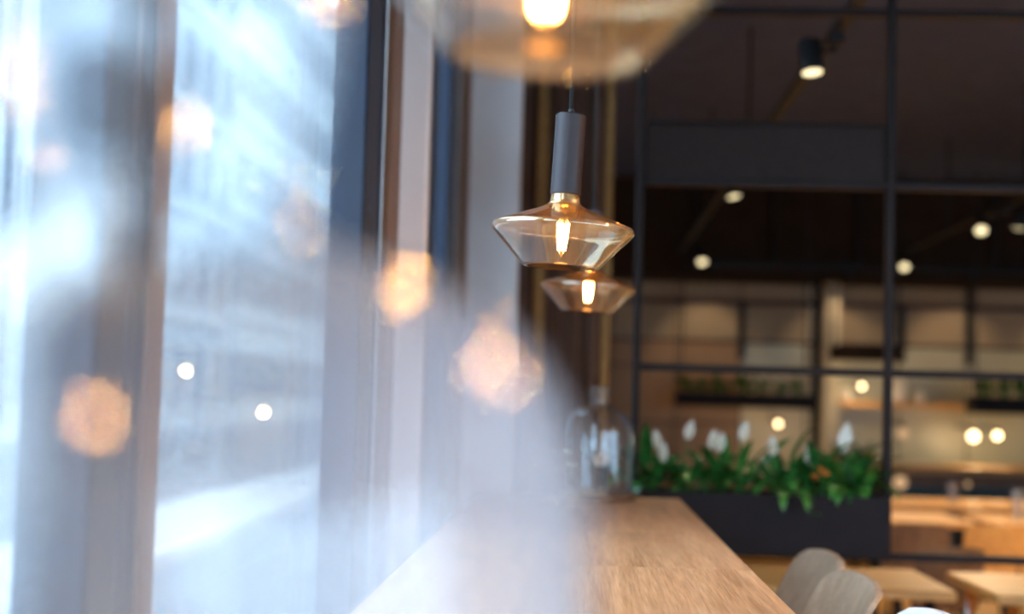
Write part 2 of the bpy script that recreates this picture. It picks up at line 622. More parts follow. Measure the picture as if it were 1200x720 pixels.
def window(n, y0, y1, z0=0.45, z1=3.15, stile0=0.06, stile1=0.06, label=None):
    """Navy framed pane between y0 and y1; the stiles are widths at both ends."""
    w = bpy.data.objects.new('window_%d' % n, None)
    COL.objects.link(w)
    w['kind'] = 'structure'
    xa, xb = WX - 0.072, WX
    obj('stile', box(BM(), (xa, y0, z0), (xb, y0 + stile0, z1)), M['navy'], w, bevel=0.006)
    obj('stile', box(BM(), (xa, y1 - stile1, z0), (xb, y1, z1)), M['navy'], w, bevel=0.006)
    obj('bottom_rail', box(BM(), (xa, y0 + stile0, z0), (xb, y1 - stile1, z0 + 0.10)), M['navy'], w, bevel=0.006)
    obj('top_rail', box(BM(), (xa, y0 + stile0, z1 - 0.10), (xb, y1 - stile1, z1)), M['navy'], w, bevel=0.006)
    bm = box(BM(), (WX - 0.056, y0 + stile0 - 0.01, z0 + 0.09), (WX - 0.050, y1 - stile1 + 0.01, z1 - 0.09))
    obj('pane', bm, M['pane'], w)
    return w


window(1, -3.4, 1.40, stile1=0.09)
window(2, 1.401, 3.10, stile0=0.10, stile1=0.20)
# slim brown casing on the mullion between both panes, and the wider navy jamb with its groove
struct('trim_3', box(BM(), (WX + 0.0005, 1.442, 0.0), (WX + 0.008, 1.500, 3.15)), M['casing'], bevel=0.003)
bm = BM()
box(bm, (WX - 0.09, 3.101, 0), (WX - 0.015, 3.12, 3.15))
box(bm, (WX - 0.09, 3.12, 0), (WX, 3.159, 3.15))
struct('trim_4', bm, M['navy'], bevel=0.005)
# narrow navy window between the pilaster and the pier
window(3, 4.03, 5.08, z0=0.0, stile0=0.30, stile1=0.34)
struct('baseboard_left', box(BM(), (WX, 5.3, 0), (WX + 0.02, BACK, 0.10)), M['casing'])
# dark bulkhead that carries the far ceiling edge
struct('beam', box(BM(), (0.2, 12.45, 2.42), (RIGHT, BACK, CEIL)), M['darkwall'])

# ------------------------------------------------------------------ back wall cladding, panel by panel
def wall_x(px):
    return P(px, 430, BACK - 0.03).x


def wall_z(py, px=950):
    return P(px, py, BACK - 0.03).z


def panel_at(px0, px1, z0, z1, mat, y=BACK - 0.03, th=0.03):
    return obj('panel', box(BM(), (P(px0, 430, y).x, y, z0), (P(px1, 430, y).x, y + th - 0.001, z1)), mat, wall_back, bevel=0.004)


cols = [560, 640, 716, 792, 868, 944, 978, 1053, 1133, 1210, 1290]
z_a, z_b, z_c, z_d = 2.41, wall_z(357), wall_z(403), wall_z(432)
for ca, cb in zip(cols, cols[1:]):
    dark = ca >= 944 and ca < 978
    m0 = M['cream'] if dark else M['tan']
    panel_at(ca + 1, cb - 1, z_b + 0.03, z_a, m0)
    panel_at(ca + 1, cb - 1, z_c + 0.015, z_b - 0.02, m0)
    panel_at(ca + 1, cb - 1, z_d, z_c - 0.015, M['cream'] if dark else (M['tan2'] if ca < 868 else M['olive']))
z_e, z_f = wall_z(500), wall_z(585)
for ca, cb in zip(cols, cols[1:]):
    if cb <= 868:
        panel_at(ca + 1, cb - 1, z_e + 0.01, z_d - 0.02, M['tan2'])
        panel_at(ca + 1, cb - 1, z_f, z_e - 0.01, M['tan2'])
    elif cb <= 978:
        panel_at(ca + 1, cb - 1, z_f, z_d - 0.02, M['cream'])
    else:
        panel_at(ca + 1, cb - 1, wall_z(553, 1120), z_d - 0.02, M['olive'])
# upright rails proud of the cladding
bm = BM()
for px in (955, 868, 1055, 1134):
    x = wall_x(px)
    box(bm, (x - 0.03, BACK - 0.09, z_c - 0.15 if px != 955 else z_f), (x + 0.03, BACK - 0.031, z_a if px in (955, 1134) else z_b))
struct('trim_5', bm, M['black'])
x = wall_x(961)
struct('column', box(BM(), (x - 0.0, 12.72, 0), (x + 0.13, 12.9, 2.42)), M['cream'], bevel=0.01)

# ------------------------------------------------------------------ outside: street and houses
struct('street', box(BM(), (-10.4, -20, -0.30), (-5.0, 140, -0.16)), M['asphalt'])
struct('road_edge', box(BM(), (-5.0, -20, -0.30), (-3.4, 140, -0.10)), M['pale_edge'])
struct('pavement_near', box(BM(), (-3.4, -20, -0.30), (-0.70, 140, -0.06)), M['paving'])
struct('pavement_front', box(BM(), (-0.70, -20, -0.30), (12, FRONT - 0.2, -0.06)), M['paving'])
struct('pavement_far', box(BM(), (-14.0, -20, -0.30), (-10.4, 140, -0.04)), M['paving'])


def far_window_mesh(w, h):
    bm = BM()
    t = 0.10
    box(bm, (-0.05, -w / 2, 0), (0.10, -w / 2 + t, h))
    box(bm, (-0.05, w / 2 - t, 0), (0.10, w / 2, h))
    box(bm, (-0.05, -w / 2, 0), (0.14, w / 2, t))
    box(bm, (-0.05, -w / 2, h - t), (0.10, w / 2, h))
    box(bm, (-0.05, -0.035, t), (0.07, 0.035, h - t))
    box(bm, (-0.05, -w / 2 + t, h * 0.68 - 0.035), (0.07, w / 2 - t, h * 0.68 + 0.035))
    return bm


FXP = -13.0
proto_frame = proto_pane = None


def house(y0, y1, top, mat, label, floors, ncols, timber=False):
    global proto_frame, proto_pane
    root = thing('town_house', label, 'building', (FXP, (y0 + y1) / 2, -0.04))
    L = y1 - y0
    obj('facade_wall', box(BM(), (-6, -L / 2, 0), (0, L / 2, top)), mat, root)
    bm = BM()
    v = [bm.verts.new(q) for q in ((-6.3, -L / 2, top), (0.35, -L / 2, top), (-3, -L / 2, top + 3.2),
                                   (-6.3, L / 2, top), (0.35, L / 2, top), (-3, L / 2, top + 3.2))]
    for f in ((0, 1, 2), (3, 5, 4), (0, 3, 4, 1), (1, 4, 5, 2), (2, 5, 3, 0)):
        bm.faces.new([v[i] for i in f])
    obj('roof', bm, M['rooftile'], root)
    obj('cornice', box(BM(), (0.001, -L / 2, top - 0.35), (0.30, L / 2, top - 0.002)), M['facade_d'], root)
    fh = (top - 0.8) / floors
    for f in range(floors):
        if f:
            obj('string_course', box(BM(), (0.001, -L / 2, f * fh + 0.15), (0.10, L / 2, f * fh + 0.40)), M['facade_c'] if timber else M['facade_d'], root)
        for c in range(ncols):
            yy = -L / 2 + (c + 0.5) * L / ncols
            z = f * fh + 0.95
            if proto_frame is None:
                wf = proto_frame = obj('window_frame', far_window_mesh(1.25, 1.85), M['winframe'], root)
                wf.location = (0, yy, z)
                proto_pane = obj('pane', box(BM(), (0.005, -0.55, 0.08), (0.03, 0.55, 1.77)), M['winpane'], wf)
            else:
                wf = inst(proto_frame, root, (0, yy, z))
                inst(proto_pane, wf)
            if timber and c:
                yb = -L / 2 + c * L / ncols
                obj('timber_post', box(BM(), (0.001, yb - 0.12, f * fh + 0.41), (0.13, yb + 0.12, (f + 1) * fh + 0.14)), M['timber'], root)
        if timber:
            for c in (0, ncols - 1):
                ya = -L / 2 + c * L / ncols + 0.15
                yb = ya + L / ncols - 0.3
                bm = BM()
                tube(bm, [(0.06, ya, f * fh + 0.42), (0.06, yb - 1.4, (f + 1) * fh + 0.1)], 0.09, 4)
                obj('timber_brace', bm, M['timber'], root)
    return root


house(6, 23, 15, M['facade_b'], 'pale rose town house farthest up the street to the left', 4, 6)
house(23, 37, 16, M['facade_d'], 'white town house with grey timber framing seen through left window', 4, 5, True)
house(37, 52, 18, M['facade_c'], 'grey town house next to the timber framed one across the street', 5, 6)
house(52, 72, 20, M['facade_a'], 'pale plastered town house with many windows beside navy window frame', 5, 10)
house(72, 100, 21, M['facade_b'], 'last rose house down the street beyond the pale plastered one', 5, 12)

# ================================================================== THE COUNTER
CT = 1.05
ctr_x0, ctr_x1 = -0.28, 0.30
END = 4.13
counter = thing('bar_counter', 'long pale oak bar counter running beside the window under the lamps', 'counter', (0, 0, 0))
seams = [-1.6, 0.25, P(800, 660, 2.42).y, 3.03, END]
for a, b in zip(seams, seams[1:]):
    # each length of worktop is glued up from staves
    obj('worktop_board', box(BM(), (ctr_x0, a + 0.0006, CT - 0.04), (ctr_x1, b - 0.0006, CT)), M['oak'], counter, bevel=0.0004, seg=1)
obj('apron', box(BM(), (ctr_x0 + 0.10, -1.55, CT - 0.16), (ctr_x1 - 0.22, END - 0.06, CT - 0.041)), M['oak_dark'], counter, bevel=0.003)
for y in (-1.3, 0.6, 2.4, 3.9):
    obj('support_panel', box(BM(), (-0.22, y - 0.03, 0.0), (0.06, y + 0.03, CT - 0.161)), M['oak_dark'], counter, bevel=0.003)

# ================================================================== PENDANT LAMPS
LAMP_Z = 1.52


def make_lamp(name, label, loc, tilt, cord_top=CEIL):
    """Flat amber bulb in a long grey socket; loc is the middle of the flat glass bottom."""
    root = thing(name, label, 'pendant lamp', loc, 0, 'pendant lamps over the counter')
    TOP = 0.228
    piv = Matrix.Translation((0, 0, TOP)) @ Matrix.Rotation(tilt, 4, 'Y') @ Matrix.Translation((0, 0, -TOP))
    bm = tube(BM(), [(0, 0, TOP - 0.004), (0, 0, cord_top - loc[2] - 0.03)], 0.0032, 8)
    obj('cord', bm, M['cord'], root, True)
    bm = lathe(BM(), [(0, cord_top - loc[2] - 0.032), (0.05, cord_top - loc[2] - 0.032), (0.055, cord_top - loc[2] - 0.002), (0, cord_top - loc[2] - 0.002)], 32)
    smooth_angle(obj('ceiling_rose', bm, M['black'], root))
    # socket: plain turned cylinder, open below
    bm = lathe(BM(), [(0.0, TOP), (0.020, TOP), (0.0225, TOP - 0.0025), (0.0225, 0.109), (0.0205, 0.107), (0.019, 0.112), (0.019, 0.14), (0, 0.14)], 48)
    bm.transform(piv)
    smooth_angle(obj('socket', bm, M['socket'], root), 30)
    bm = lathe(BM(), [(0.0, 0.222 + 0.014), (0.004, 0.222 + 0.014), (0.0055, TOP + 0.0002), (0, TOP + 0.0002)], 16)
    bm.transform(piv)
    obj('cord_grip', bm, M['cord'], root, True)
    # bulb glass
    pr = [(0.0, 0.0020), (0.030, 0.0014), (0.050, 0.0004), (0.0565, 0.0016), (0.0615, 0.0065)]
    pr += [(0.080, 0.0265), (0.098, 0.0450), (0.1035, 0.0515), (0.1055, 0.0565), (0.1035, 0.0610), (0.098, 0.0640)]
    pr += [(0.070, 0.0745), (0.045, 0.0835), (0.032, 0.0890), (0.0255, 0.0930), (0.0225, 0.0975), (0.0215, 0.1030), (0.0205, 0.115)]
    pr = smooth_profile(pr, 4)
    bm = lathe(BM(), shell_profile(pr, 0.0013), 96, True)
    bm.transform(piv)
    glass = obj('bulb_glass', bm, M['amber'], root, True)
    # brass screw cap hidden in the socket, glass stem, glowing filaments
    bm = lathe(BM(), [(0, 0.118), (0.0135, 0.118), (0.0135, 0.139), (0, 0.139)], 24)
    bm.transform(piv)
    obj('screw_cap', bm, M['brass'], root, True)
    bm = lathe(BM(), smooth_profile([(0.012, 0.117), (0.010, 0.100), (0.0055, 0.090), (0.0045, 0.082), (0.0, 0.078)], 4), 24)
    bm.transform(piv)
    stem = obj('glass_stem', bm, M['stemglass'], root, True)
    bm = BM()
    tube(bm, [(0, 0, 0.080), (0, 0, 0.016)], 0.0008, 6)
    for k in range(6):
        a = 2 * PI * k / 6
        tube(bm, [(0.002 * math.cos(a), 0.002 * math.sin(a), 0.079), (0.0082 * math.cos(a), 0.0082 * math.sin(a), 0.066)], 0.0006, 5)
        tube(bm, [(0.0045 * math.cos(a), 0.0045 * math.sin(a), 0.025), (0, 0, 0.017)], 0.0006, 5)
    bm.transform(piv)
    obj('support_wire', bm, M['brass'], root, True)
    for k in range(6):
        a = 2 * PI * (k + 0.3) / 6
        b = BM()
        tube(b, [(0.0085 * math.cos(a), 0.0085 * math.sin(a), 0.066), (0.0075 * math.cos(a), 0.0075 * math.sin(a), 0.045),
                 (0.005 * math.cos(a), 0.005 * math.sin(a), 0.026)], 0.0013, 6)
        b.transform(piv)
        obj('filament', b, M['filament'], root, True)
    b = lathe(BM(), [(0, 0.0045), (0.009, 0.0050), (0.010, 0.0065), (0.0, 0.0080)], 20)  # glowing disc drawn as the filament's glint on the bulb bottom
    b.transform(piv)
    obj('bottom_glint', b, M['bottom_glint_glow'], root, True)
    return root


def lamp_at(px, py, Y):
    q = P(px, py, Y)
    return (q.x, q.y, LAMP_Z)


make_lamp('pendant_lamp', 'largest pendant lamp nearest the lens, cut off by the picture top', lamp_at(654, 60, 0.79), R(2.2))
make_lamp('pendant_lamp', 'sharp middle pendant lamp with grey socket and flat amber glass bulb', lamp_at(665, 307, 2.08), R(2.6))
make_lamp('pendant_lamp', 'small pendant lamp hanging behind the sharp one, farthest of the three', lamp_at(693, 371, 3.16), R(2.6))

# ================================================================== BELL JARS
def bell_jar(label, loc, prof, th, mat, base_r, base_h=0.02):
    root = thing('bell_jar', label, 'bell jar', loc, 0, 'glass bell jars on the counter')
    bm = lathe(BM(), [(0, 0), (base_r - 0.004, 0), (base_r, 0.004), (base_r, base_h - 0.004), (base_r - 0.004, base_h), (0, base_h)], 64)
    smooth_angle(obj('base', bm, M['brownwood'], root), 50)
    pr = [(r, z + base_h + 0.0005) for r, z in smooth_profile(prof, 6)]
    pr.append((0.0, pr[-1][1]))
    bm = lathe(BM(), shell_profile(pr[:-1], th), 96, False)
    bmesh.ops.remove_doubles(bm, verts=bm.verts, dist=1e-6)
    obj('glass_dome', bm, mat, root, True)
    return root


prof_far = [(0.097, 0.0), (0.098, 0.08), (0.098, 0.155), (0.094, 0.185), (0.080, 0.213), (0.060, 0.229), (0.036, 0.238),
            (0.0265, 0.243), (0.0235, 0.250), (0.0245, 0.262), (0.029, 0.277), (0.030, 0.286), (0.027, 0.292), (0.015, 0.295), (0.0006, 0.2955)]
q = P(700, 580, 4.0)
JX, JY = q.x, 4.0
bell_jar('small clear glass bell jar at the far end of the counter', (JX, JY, CT), prof_far, 0.003, M['jar'], 0.106)
prof_near = [(0.1290, 0.0), (0.1305, 0.12), (0.1300, 0.190), (0.1280, 0.225), (0.1220, 0.252), (0.1110, 0.272), (0.0930, 0.287), (0.0720, 0.296),
             (0.0520, 0.303), (0.0440, 0.310), (0.0420, 0.318), (0.0450, 0.335), (0.0490, 0.355), (0.0500, 0.372), (0.0470, 0.392), (0.0370, 0.408),
             (0.0200, 0.416), (0.0006, 0.417)]
NX, NY = P(190, 300, 0.416).x, 0.416
bell_jar('huge blurred glass bell jar right in front of the lens', (NX, NY, CT), prof_near, 0.004, M['jar_near'], 0.137)

# small black pot with folded paper, kept under the far jar
pot = thing('small_pot', 'little black pot with crumpled white paper inside the small bell jar', 'pot', (JX + 0.006, JY - 0.01, CT + 0.0205))
bm = lathe(BM(), [(0, 0), (0.019, 0), (0.026, 0.072), (0.0275, 0.074), (0.0245, 0.074), (0.023, 0.06), (0, 0.058)], 32)
smooth_angle(obj('pot_body', bm, M['pot'], pot), 40)
bm = BM()
for k in range(7):
    a = k * 0.9 + 0.3
    h = 0.10 + 0.018 * math.sin(k * 2.3)
    c, s = math.cos(a), math.sin(a)
    v = [bm.verts.new(w) for w in ((0.004 * c - 0.012 * s, 0.004 * s + 0.012 * c, 0.062), (0.004 * c + 0.012 * s, 0.004 * s - 0.012 * c, 0.062),
                                   (0.022 * c + 0.010 * s, 0.022 * s - 0.010 * c, h - 0.012), (0.026 * c, 0.026 * s, h), (0.018 * c - 0.012 * s, 0.018 * s + 0.012 * c, h - 0.008))]
    bm.faces.new(v)
o = obj('crumpled_paper', bm, M['paper'], pot)
o.modifiers.new('thick', 'SOLIDIFY').thickness = 0.0012

# ================================================================== CURTAIN
cx0, cx1 = P(604, 300, 5.4).x, P(717, 300, 5.4).x
curtain = thing('curtain', 'floor length brown curtain with lit folds coloured ochre behind the counter end', 'curtain', ((cx0 + cx1) / 2, 5.42, 0.0))


def fold_strip(bm, xa, xb, z0, z1, amp, per, nx, ph=0.0, th=0.004):
    rows = []
    for i in range(nx + 1):
        x = xa + (xb - xa) * i / nx
        y = amp * math.sin(2 * PI * x / per + ph) + amp * 0.35 * math.sin(2 * PI * x / per * 2.3 + 1)
        rows.append((x, y))
    f = [[bm.verts.new((x, y - th / 2, z)) for z in (z0, z1)] for x, y in rows]
    b = [[bm.verts.new((x, y + th / 2, z)) for z in (z0, z1)] for x, y in rows]
    for i in range(nx):
        bm.faces.new((f[i][0], f[i + 1][0], f[i + 1][1], f[i][1]))
        bm.faces.new((b[i][0], b[i][1], b[i + 1][1], b[i + 1][0]))
        for k in (0, 1):
            bm.faces.new((f[i][k], b[i][k], b[i + 1][k], f[i + 1][k]))
    for i in (0, nx):
        bm.faces.new((f[i][0], f[i][1], b[i][1], b[i][0]))
    return bm


cw = cx1 - cx0
off = -cw / 2
pxm = cw / 113.0                       # metres per photo pixel on the curtain
zt = CEIL - 0.14
obj('cloth', fold_strip(BM(), off, off + 22 * pxm, 0.02, zt, 0.02, 0.075, 14), M['curtain'], curtain, True)
obj('lit_fold', fold_strip(BM(), off + 22 * pxm, off + 36 * pxm, 0.02, zt, 0.006, 0.09, 8), M['ochre'], curtain, True)  # ochre colour stands in for a fold caught by warm light
obj('cloth', fold_strip(BM(), off + 36 * pxm, off + 103 * pxm, 0.02, zt, 0.022, 0.068, 48), M['curtain'], curtain, True)
obj('lit_fold', fold_strip(BM(), off + 103 * pxm, off + 113 * pxm, 0.02, zt, 0.006, 0.06, 6), M['ochre'], curtain, True)
rail = obj('curtain_rail', tube(BM(), [(WX + 0.002, 5.42, CEIL - 0.12), (0.9, 5.42, CEIL - 0.12)], 0.012, 10), M['black'], None, True)
tag(rail, 'thin black curtain rail under the ceiling above the brown curtain', 'curtain rail')

# ================================================================== ROOM DIVIDER
DY = 4.42
div = thing('room_divider', 'tall open black steel frame dividing the room behind the counter end', 'room divider', (0, DY, 0))
post_l = P(744, 500, DY).x
post_m = P(1040, 480, DY).x
post_r = 2 * post_m - post_l
div_top = P(950, 14, DY).z
T = 0.030


def dv(name, a, b, mat=M['steel']):
    return obj(name, box(BM(), a, b), mat, div, bevel=0.003, seg=1)


for xp in (post_l, post_m, post_r):
    # the frame hangs from the ceiling; only the post behind the counter end reaches the floor
    dv('post', (xp - 0.012, -0.02, 0 if xp == post_l else P(900, 648, DY).z - 0.014), (xp + 0.012, 0.02, CEIL - 0.001))
for py, name in ((14, 'top_rail'), (216, 'upper_rail'), (434, 'middle_rail'), (648, 'lower_rail')):
    z = P(900, py, DY).z
    for xa, xb in ((post_l, post_m), (post_m, post_r)):
        dv(name, (xa + 0.0125, -0.018, z - 0.012), (xb - 0.0125, 0.018, z + 0.012))
za, zb = P(900, 213, DY).z, P(900, 148, DY).z
dv('mesh_panel', (post_l + 0.016, -0.004, za + 0.002), (post_m - 0.016, 0.004, zb), plain('bronze_mesh_panel', (0.030, 0.022, 0.020), 0.8, 0.0, 0.2, 90, 0.4, 0.15))
dv('panel_edge', (post_l + 0.016, -0.010, zb + 0.0005), (post_m - 0.016, 0.010, zb + 0.012))

# planter trough resting on the lower rail
tz0, tz1 = P(900, 646, DY).z + 0.001, P(900, 577, DY).z
tz0 = P(900, 648, DY).z + 0.0125
tx0, tx1 = post_l + 0.018, post_m - 0.018
trough = thing('planter_box', 'long black steel planter box full of peace lilies in divider frame', 'planter', ((tx0 + tx1) / 2, DY, tz0))
hw = (tx1 - tx0) / 2
hh = tz1 - tz0
bm = BM()
box(bm, (-hw, -0.11, 0), (hw, -0.10, hh))
box(bm, (-hw, 0.10, 0), (hw, 0.11, hh))
box(bm, (-hw, -0.0999, 0), (-hw + 0.01, 0.0999, hh))
box(bm, (hw - 0.01, -0.0999, 0), (hw, 0.0999, hh))
box(bm, (-hw + 0.0101, -0.0999, 0), (hw - 0.0101, 0.0999, 0.01))
obj('trough_wall', bm, M['trough'], trough)
obj('soil', box(BM(), (-hw + 0.0102, -0.0995, 0.0102), (hw - 0.0102, 0.0995, hh - 0.025)), M['soil'], trough)

# ------------------------------------------------------------------ peace lilies
def leaf_mesh(name, L, W, droop, mat, fold=0.25):
    """A pointed leaf on a stalk, arching over; grows from the origin along +X and up."""
    bm = BM()
    ns = 9
    rows = []
    stalk = 0.35
    for i in range(ns + 1):
        t = i / ns
        a = R(78) - droop * t ** 1.5
        if i == 0:
            x, z = 0.0, 0.0
        else:
            x += math.cos(a) * L / ns
            z += math.sin(a) * L / ns
        if t < stalk:
            w = 0.0022
        else:
            s = (t - stalk) / (1 - stalk)
            w = max(W * (math.sin(PI * s ** 0.75)) ** 0.8, 0.0008)
        rows.append((x, z, w, a))
    vs = []
    for x, z, w, a in rows:
        up_ = fold * w
        nx, nz = -math.sin(a), math.cos(a)
        vs.append([bm.verts.new((x + nx * up_, -w, z + nz * up_)), bm.verts.new((x, 0, z)), bm.verts.new((x + nx * up_, w, z + nz * up_))])
    for A, B in zip(vs, vs[1:]):
        bm.faces.new((A[0], A[1], B[1], B[0]))
        bm.faces.new((A[1], A[2], B[2], B[1]))
    me = bpy.data.meshes.new(name)
    bm.to_mesh(me)
    bm.free()
    me.materials.append(mat)
    for p in me.polygons:
        p.use_smooth = True
    return me


leaf_meshes = [leaf_mesh('leaf', 0.19, 0.015, R(80), M['leaf']), leaf_mesh('leaf', 0.17, 0.018, R(115), M['leaf']),
               leaf_mesh('leaf', 0.22, 0.014, R(50), M['leaf']), leaf_mesh('leaf', 0.17, 0.016, R(135), M['leaf2']),
               leaf_mesh('leaf', 0.14, 0.013, R(45), M['leaf2'])]


def spathe_parts(parent, loc, h, rz, lean, size=1.0):
    """Thin stalk, white hooded spathe and its spadix."""
    dx, dy = math.cos(rz) * lean, math.sin(rz) * lean
    st = obj('flower_stalk', tube(BM(), [loc, (loc[0] + dx * 0.4, loc[1] + dy * 0.4, loc[2] + h * 0.6), (loc[0] + dx, loc[1] + dy, loc[2] + h)], 0.0018, 5), M['leaf2'], parent, True)
    bm = BM()
    rows = []
    n = 8
    for i in range(n + 1):
        t = i / n
        w = max(0.0145 * size * math.sin(PI * t ** 0.8) ** 0.8, 0.0006)
        zz = 0.062 * size * t
        curl = 0.010 * math.sin(PI * t)
        rows.append([bm.verts.new((s * w, curl * (1 - abs(s)) + 0.002, zz)) for s in (-1, -0.5, 0, 0.5, 1)])
    for A, B in zip(rows, rows[1:]):
        for k in range(4):
            bm.faces.new((A[k], A[k + 1], B[k + 1], B[k]))
    mt = Matrix.Translation((loc[0] + dx, loc[1] + dy, loc[2] + h)) @ Matrix.Rotation(rnd.uniform(-0.5, 0.5), 4, 'Z') @ Matrix.Rotation(rnd.uniform(-0.25, 0.3), 4, 'Y')
    bm.transform(mt)
    sp = obj('spathe', bm, M['spathe'], st, True)
    sp.modifiers.new('thick', 'SOLIDIFY').thickness = 0.0012
    b2 = lathe(BM(), smooth_profile([(0.0001, 0.0), (0.0034, 0.004), (0.0034, 0.026), (0.0001, 0.031)], 3), 8)
    b2.transform(mt @ Matrix.Translation((0, -0.005, 0.006)))
    obj('spadix', b2, M['spadix'], st, True)


spots = [(757, 'leftmost peace lily in the planter, its white blooms beside the post', [(756, 532), (771, 527), (776, 542)]),
         (800, 'peace lily second from the left, one round white bloom', [(806, 516)]),
         (838, 'peace lily third from the left, two narrow white blooms', [(834, 527), (844, 531)]),
         (872, 'tall dark peace lily in mid planter with an upright slim bloom', [(868, 517)]),
         (912, 'peace lily with long drooping leaves over the planter edge', [(905, 535)]),
         (950, 'low peace lily with small orange blooms beside it', [(948, 545)]),
         (990, 'peace lily with the largest white bloom near the middle post', [(989, 531)]),
         (1004, 'rightmost peace lily, long leaves leaning on the middle post', [])]
soil_z = tz0 + hh - 0.025
for k, (px, lab, blooms) in enumerate(spots):
    bx = P(px, 575, DY).x
    pl = thing('peace_lily', lab, 'plant', (bx, DY + rnd.uniform(-0.02, 0.02), soil_z), 0, 'peace lilies in the planter box')
    for i in range(28):
        o = bpy.data.objects.new('leaf', rnd.choice(leaf_meshes))
        COL.objects.link(o)
        o.parent = pl
        a = rnd.uniform(0, 2 * PI)
        o.location = (rnd.uniform(-0.035, 0.035), rnd.uniform(-0.035, 0.035), 0.0)
        o.rotation_euler = (rnd.uniform(-0.2, 0.2), rnd.uniform(-0.25, 0.45), a)
        s = rnd.uniform(0.7, 1.25)
        o.scale = (s, s * 1.15, s)
    if k == 5:
        for i in range(3):
            b = lathe(BM(), smooth_profile([(0.0001, 0), (0.010, 0.004), (0.013, 0.014), (0.0001, 0.018)], 3), 10)
            b.transform(Matrix.Translation((rnd.uniform(-0.04, 0.05), -0.06, 0.07 + 0.012 * i)))
            obj('orange_bloom', b, M['flowerorange'], pl, True)
    if k == 4:                 # leaves that hang over the front edge of the trough
        for i in range(2):
            o = bpy.data.objects.new('leaf', leaf_meshes[3])
            COL.objects.link(o)
            o.parent = pl
            o.location = (rnd.uniform(-0.03, 0.03), -0.07, 0.0)
            o.rotation_euler = (0, 0.45, -PI / 2 + rnd.uniform(-0.5, 0.5))
    if k == 5:
        q = P(950, 603, DY - 0.13)
        vl = Vector((q.x - bx, DY - 0.13 - pl.location.y, q.z - soil_z))
        vine = obj('trailing_stem', tube(BM(), [(0, -0.05, 0), (vl.x * 0.4, -0.10, 0.05), (vl.x * 0.8, vl.y, 0.0), tuple(vl)], 0.0014, 5), M['leaf2'], pl, True)
        o = bpy.data.objects.new('leaf', leaf_meshes[4])
        COL.objects.link(o)
        o.parent = vine
        o.location = vl
        o.scale = (0.25, 0.8, 0.4)
        o.rotation_euler = (0, 1.2, -1.2)
    for (fx, fy) in blooms:
        q = P(fx, fy, DY - 0.02)
        lx = q.x - bx
        big = 1.5 if fx == 989 else 1.0
        h = max(q.z - soil_z, 0.05)
        spathe_parts(pl, (lx * 0.4, -0.01, 0), h, 0 if lx > 0 else PI, abs(lx * 0.6), big)

# ================================================================== BAR CHAIRS
def chair_back(W, H, th, arc, lean, rnd_=0.15):
    """Bent veneer backrest: rounded top corners, wings curving forward; inner face to -X."""
    bm = BM()
    nu, nv = 14, 12
    F, B = [], []
    for j in range(nv + 1):
        v = j / nv
        hw_ = W / 2
        s = max(0.0, (v - 0.66) / 0.34)
        hw_ *= (1 - rnd_ * (1 - math.sqrt(max(0, 1 - s ** 2.6)))) * (0.93 + 0.07 * v)
        rf, rb = [], []
        for i in range(nu + 1):
            u = -1 + 2 * i / nu
            y = u * hw_
            xx = -arc * (y / (W / 2)) ** 2 + lean * v
            zz = v * H - 0.012 * s ** 2 * abs(u) ** 3
            rf.append(bm.verts.new((xx, y, zz)))
            rb.append(bm.verts.new((xx + th, y * 1.0, zz)))
        F.append(rf)
        B.append(rb)
    for j in range(nv):
        for i in range(nu):
            bm.faces.new((F[j][i], F[j + 1][i], F[j + 1][i + 1], F[j][i + 1]))
            bm.faces.new((B[j][i], B[j][i + 1], B[j + 1][i + 1], B[j + 1][i]))
        for i in (0, nu):
            bm.faces.new((F[j][i], B[j][i], B[j + 1][i], F[j + 1][i]))
    for i in range(nu):
        for j in (0, nv):
            bm.faces.new((F[j][i], F[j][i + 1], B[j][i + 1], B[j][i]))
    return bm


def seat_mesh(W, D, th):
    bm = BM()
    nu, nv = 10, 10
    A, B = [], []
    for j in range(nv + 1):
        v = j / nv
        x = -D / 2 + D * v
        fr = 1 - 0.18 * max(0, (0.25 - v) / 0.25) ** 2
        ra, rb = [], []
        for i in range(nu + 1):
            u = -1 + 2 * i / nu
            z = -0.014 * math.cos(u * PI / 2) * math.sin(PI * min(v * 1.1, 1)) - 0.02 * max(0, (0.2 - v) / 0.2) ** 2
            ra.append(bm.verts.new((x, u * W / 2 * fr, z)))
            rb.append(bm.verts.new((x, u * W / 2 * fr, z - th)))
        A.append(ra)
        B.append(rb)
    for j in range(nv):
        for i in range(nu):
            bm.faces.new((A[j][i], A[j + 1][i], A[j + 1][i + 1], A[j][i + 1]))
            bm.faces.new((B[j][i], B[j][i + 1], B[j + 1][i + 1], B[j + 1][i]))
        for i in (0, nu):
            bm.faces.new((A[j][i], B[j][i], B[j + 1][i], A[j + 1][i]))
    for i in range(nu):
        for j in (0, nv):
            bm.faces.new((A[j][i], A[j][i + 1], B[j][i + 1], B[j][i]))
    return bm


